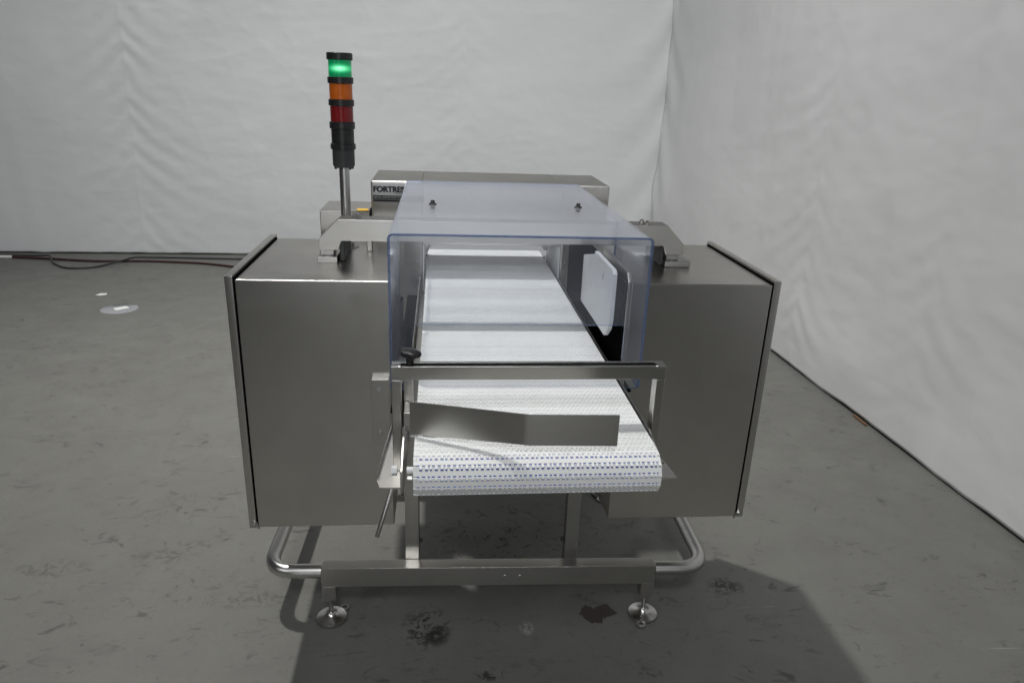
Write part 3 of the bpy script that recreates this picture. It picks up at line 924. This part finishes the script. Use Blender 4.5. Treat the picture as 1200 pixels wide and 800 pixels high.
# --- support frame, a touch out of square with the belt
fa = math.atan2(1.713 - 1.744, 0.406 + 0.515)
FM = Matrix.Translation((-0.02, 2.011, FLOOR)) @ Matrix.Rotation(fa, 4, 'Z')
def fr(bm):
    bm.transform(FM)
    return bm
HB = 0.572
YR = 0.80
beam = obj('frame_beam', fr(box((-HB, 0.0, 0.150), (HB, 0.047, 0.2240), 0.002, 2)), 'steel', mach, 35)
obj('frame_beam', fr(box((-HB, YR, 0.150), (HB, YR + 0.047, 0.2240), 0.002, 2)), 'steel', mach, 35)
for s in (-1, 1):
    for y in (0.0, YR):
        x = s * (HB - 0.023)
        lg = obj('frame_leg', fr(box((x - 0.023, y + 0.0004, 0.094), (x + 0.023, y + 0.0466, 0.1496), 0.002, 2)), 'steel_v', mach, 35)
        # levelling foot: plug, stem, dished pad with an eyelet
        p = FM @ Vector((x, y + 0.021, 0))
        F0 = FLOOR
        bm = cyl((p.x, p.y, F0 + 0.080), (p.x, p.y, F0 + 0.0937), 0.016, 6)
        bm = cyl((p.x, p.y, F0 + 0.022), (p.x, p.y, F0 + 0.080), 0.0078, 16, bm)
        foot = obj('levelling_foot', bm, 'polished', lg, 40)
        bm = lathe([(0.0506, 0.0035), (0.0518, 0.007), (0.0506, 0.011), (0.0424, 0.0135), (0.026, 0.019), (0.0153, 0.026), (0.0118, 0.032)], (p.x, p.y, F0), 40)
        obj('foot_pad', bm, 'polished', foot, 40)
        obj('rubber_sole', cyl((p.x, p.y, F0 + 0.0003), (p.x, p.y, F0 + 0.0033), 0.048, 32), 'black_matt', foot, 40)
        ea = R(50) if s < 0 else R(250)
        b2 = bmesh.new()
        n = 24
        rr = [(0.0088, 0.0035), (0.0165, 0.0035), (0.0165, 0.0095), (0.0088, 0.0095)]
        rings = [[b2.verts.new((r * math.cos(2 * math.pi * k / n), r * math.sin(2 * math.pi * k / n), z)) for k in range(n)] for r, z in rr]
        for i in range(4):
            for k in range(n):
                a, c = rings[i], rings[(i + 1) % 4]
                b2.faces.new((a[k], a[(k + 1) % n], c[(k + 1) % n], c[k]))
        b2.transform(Matrix.Translation((p.x + 0.060 * math.cos(ea), p.y + 0.060 * math.sin(ea), F0)))
        obj('eyelet', b2, 'polished', foot, 40)
    # bumper tube curving back along the side
    pth = [(s * (HB + 0.0005), 0.0235, 0.197), (s * (HB + 0.182), 0.0235, 0.197), (s * (HB + 0.182), YR + 0.0235, 0.197), (s * (HB + 0.0005), YR + 0.0235, 0.197)]
    obj('bumper_tube', fr(tube(round_path(pth, 0.100, 10), 0.0245, 24)), 'satin', mach, 60)
for x in (-0.270, 0.278):
    obj('frame_post', fr(box((x - 0.023, 0.049, 0.176), (x + 0.023, 0.096, 0.960), 0.002, 2)), 'steel_v', mach, 35)
    obj('post_bolt', fr(bolt((x + (0.023 if x < 0 else -0.023), 0.073, 0.285), (1 if x < 0 else -1, 0, 0), 0.007, 0.010)), 'grey_plastic', mach, 35)
for x in (0.047, 0.10):
    obj('beam_rivet', fr(bolt((x, 0.0, 0.187), (0, -1, 0), 0.005, 0.004, None, False)), 'satin', beam, 35)
obj('lower_shelf_bar', fr(box((-0.29, 0.0475, 0.155), (0.305, 0.0482, 0.220))), 'steel', mach)

# --- beacon
bx, by = -0.493, 2.30
ZS = lambda v: 1.575 - (v - 62) * 0.002467
bc = obj('stack_light', bolt((bx, by, ZT + 0.0002), (0, 0, 1), 0.024, 0.012), 'satin', mach, 35)
obj('pole', cyl((bx, by, ZT + 0.012), (bx, by, ZS(195)), 0.0155, 24), 'satin', bc, 40)
rl, rk = 0.0340, 0.0380
def ring(v0, v1, r=rk):
    return lathe([(r - 0.002, ZS(v1)), (r, ZS(v1) + 0.0015), (r, ZS(v0) - 0.0015), (r - 0.002, ZS(v0))], (bx, by, 0), 40)
obj('cap', ring(62.3, 70.5), 'black', bc, 40)
for v0, v1 in ((89.5, 97), (115, 122.7), (141, 149.5), (167, 174)):
    obj('joint_ring', ring(v0, v1), 'black', bc, 40)
for nm, v0, v1, mk_ in (('green_lens', 70.6, 89.4, 'lens_green'), ('amber_lens', 97.1, 114.9, 'lens_amber'), ('red_lens', 122.8, 140.9, 'lens_red')):
    obj(nm, lathe([(rl, ZS(v1)), (rl, ZS(v0))], (bx, by, 0), 40), mk_, bc, 40)
obj('sounder', lathe([(rl, ZS(166.9)), (rl, ZS(149.6))], (bx, by, 0), 40), 'black', bc, 40)
obj('socket', lathe([(0.030, ZS(195.5)), (0.0335, ZS(193)), (0.0335, ZS(174.1))], (bx, by, 0), 40), 'grey_plastic', bc, 40)
bm = None
for a in range(0, 360, 60):
    bm = cyl((bx + 0.026 * math.cos(R(a + 20)), by + 0.026 * math.sin(R(a + 20)), ZS(198)), (bx + 0.026 * math.cos(R(a + 20)), by + 0.026 * math.sin(R(a + 20)), ZS(195.4)), 0.004, 10, bm)
obj('socket_screws', bm, 'grey_plastic', bc, 35)

# ------------------------------------------------------------------ loose things on the floor
def cable(pts, r, mat, label, group):
    o = obj('floor_cable', tube(catmull([(x, y, FLOOR + r + 0.0006 + dz) for x, y, dz in pts], 10), r, 10), mat, None, 180)
    return tag(o, label, 'cable', group)
red = [(-7.024, 7.176, 0), (-6.083, 7.247, 0), (-4.937, 7.259, 0), (-4.486, 7.287, 0), (-3.984, 7.226, 0), (-3.559, 7.161, 0), (-3.17, 7.184, 0), (-2.841, 7.166, 0), (-2.5, 7.114, 0), (-2.184, 6.992, 0), (-1.69, 6.749, 0), (-1.024, 6.588, 0)]
gry = [(-7.024, 7.294, 0), (-6.083, 7.353, 0), (-5.0, 7.359, 0), (-4.534, 7.367, 0), (-4.207, 7.353, 0), (-4.012, 7.259, 0.024), (-3.93, 7.129, 0.01), (-3.832, 7.007, 0), (-3.666, 6.882, 0), (-3.457, 6.926, 0), (-3.312, 7.094, 0.012), (-3.21, 7.212, 0.026), (-3.094, 7.318, 0.008), (-2.914, 7.353, 0), (-2.276, 7.335, 0), (-1.024, 7.294, 0)]
c1 = cable(red, 0.011, 'cable_red', 'dark red cable running along the foot of the back curtain', 'cables by the back curtain')
cable(gry, 0.009, 'cable_grey', 'grey cable that loops over the dark red cable by the back curtain', 'cables by the back curtain')
bm = cyl((-4.553, 7.285, FLOOR + 0.0118), (-4.365, 7.274, FLOOR + 0.0118), 0.0155, 14)
obj('cable_tag', bm, 'white_print', c1, 40)

ds = obj('plastic_disc', lathe([(0.135, 0.0008), (0.1355, 0.0016), (0.134, 0.0024)], (-2.707, 5.633, FLOOR), 48), 'clear_film', None, 40)
tag(ds, 'round clear plastic disc with a white sticker lying on the floor', 'disc')
b2 = box((-0.05, -0.036, 0.0026), (0.05, 0.036, 0.0032))
b2.transform(Matrix.Translation((-2.7, 5.647, FLOOR)) @ Matrix.Rotation(R(40), 4, 'Z'))
obj('sticker', b2, 'white_print', ds)
b2 = prism([(-0.04, -0.02), (0.0, -0.035), (0.045, -0.01), (0.03, 0.035), (-0.02, 0.03)], 2, 0.0006, 0.0020)
b2.transform(Matrix.Translation((-3.012, 6.035, FLOOR)))
tag(obj('paper_scrap', b2, 'white_print'), 'small white scrap on the floor behind the clear disc', 'scrap')

def torn(poly, step=0.007, jit=0.0035):
    """a torn outline: the polygon walked in short steps with a ragged edge"""
    out = []
    for (x0, y0), (x1, y1) in zip(poly, poly[1:] + poly[:1]):
        n = max(1, int(math.hypot(x1 - x0, y1 - y0) / step))
        for k in range(n):
            t = k / n
            out.append((x0 + (x1 - x0) * t + random.uniform(-jit, jit), y0 + (y1 - y0) * t + random.uniform(-jit, jit)))
    return out
b2 = prism(torn([(-0.060, -0.004), (-0.038, 0.032), (0.010, 0.002), (0.006, -0.040), (-0.030, -0.040)]), 2, 0.0006, 0.0010)
b2 = merge(b2, prism(torn([(-0.016, 0.022), (0.024, 0.040), (0.055, 0.004), (0.012, -0.018)]), 2, 0.0012, 0.0016))
b2.transform(Matrix.Translation((0.376, 2.026, FLOOR)) @ Matrix.Rotation(R(-8), 4, 'Z') @ Matrix.Diagonal((1.25, 1.25, 1, 1)))
tag(obj('tape_residue', b2, 'tape'), 'dark brown torn tape residue on the floor near the right levelling foot', 'tape')
b2 = box((2.240, 3.47, FLOOR + 0.001), (2.250, 3.60, FLOOR + 0.016), 0.001, 1)
tag(obj('wood_strip', b2, 'wood'), 'thin orange wood strip lying against the foot of the right curtain', 'wood strip')
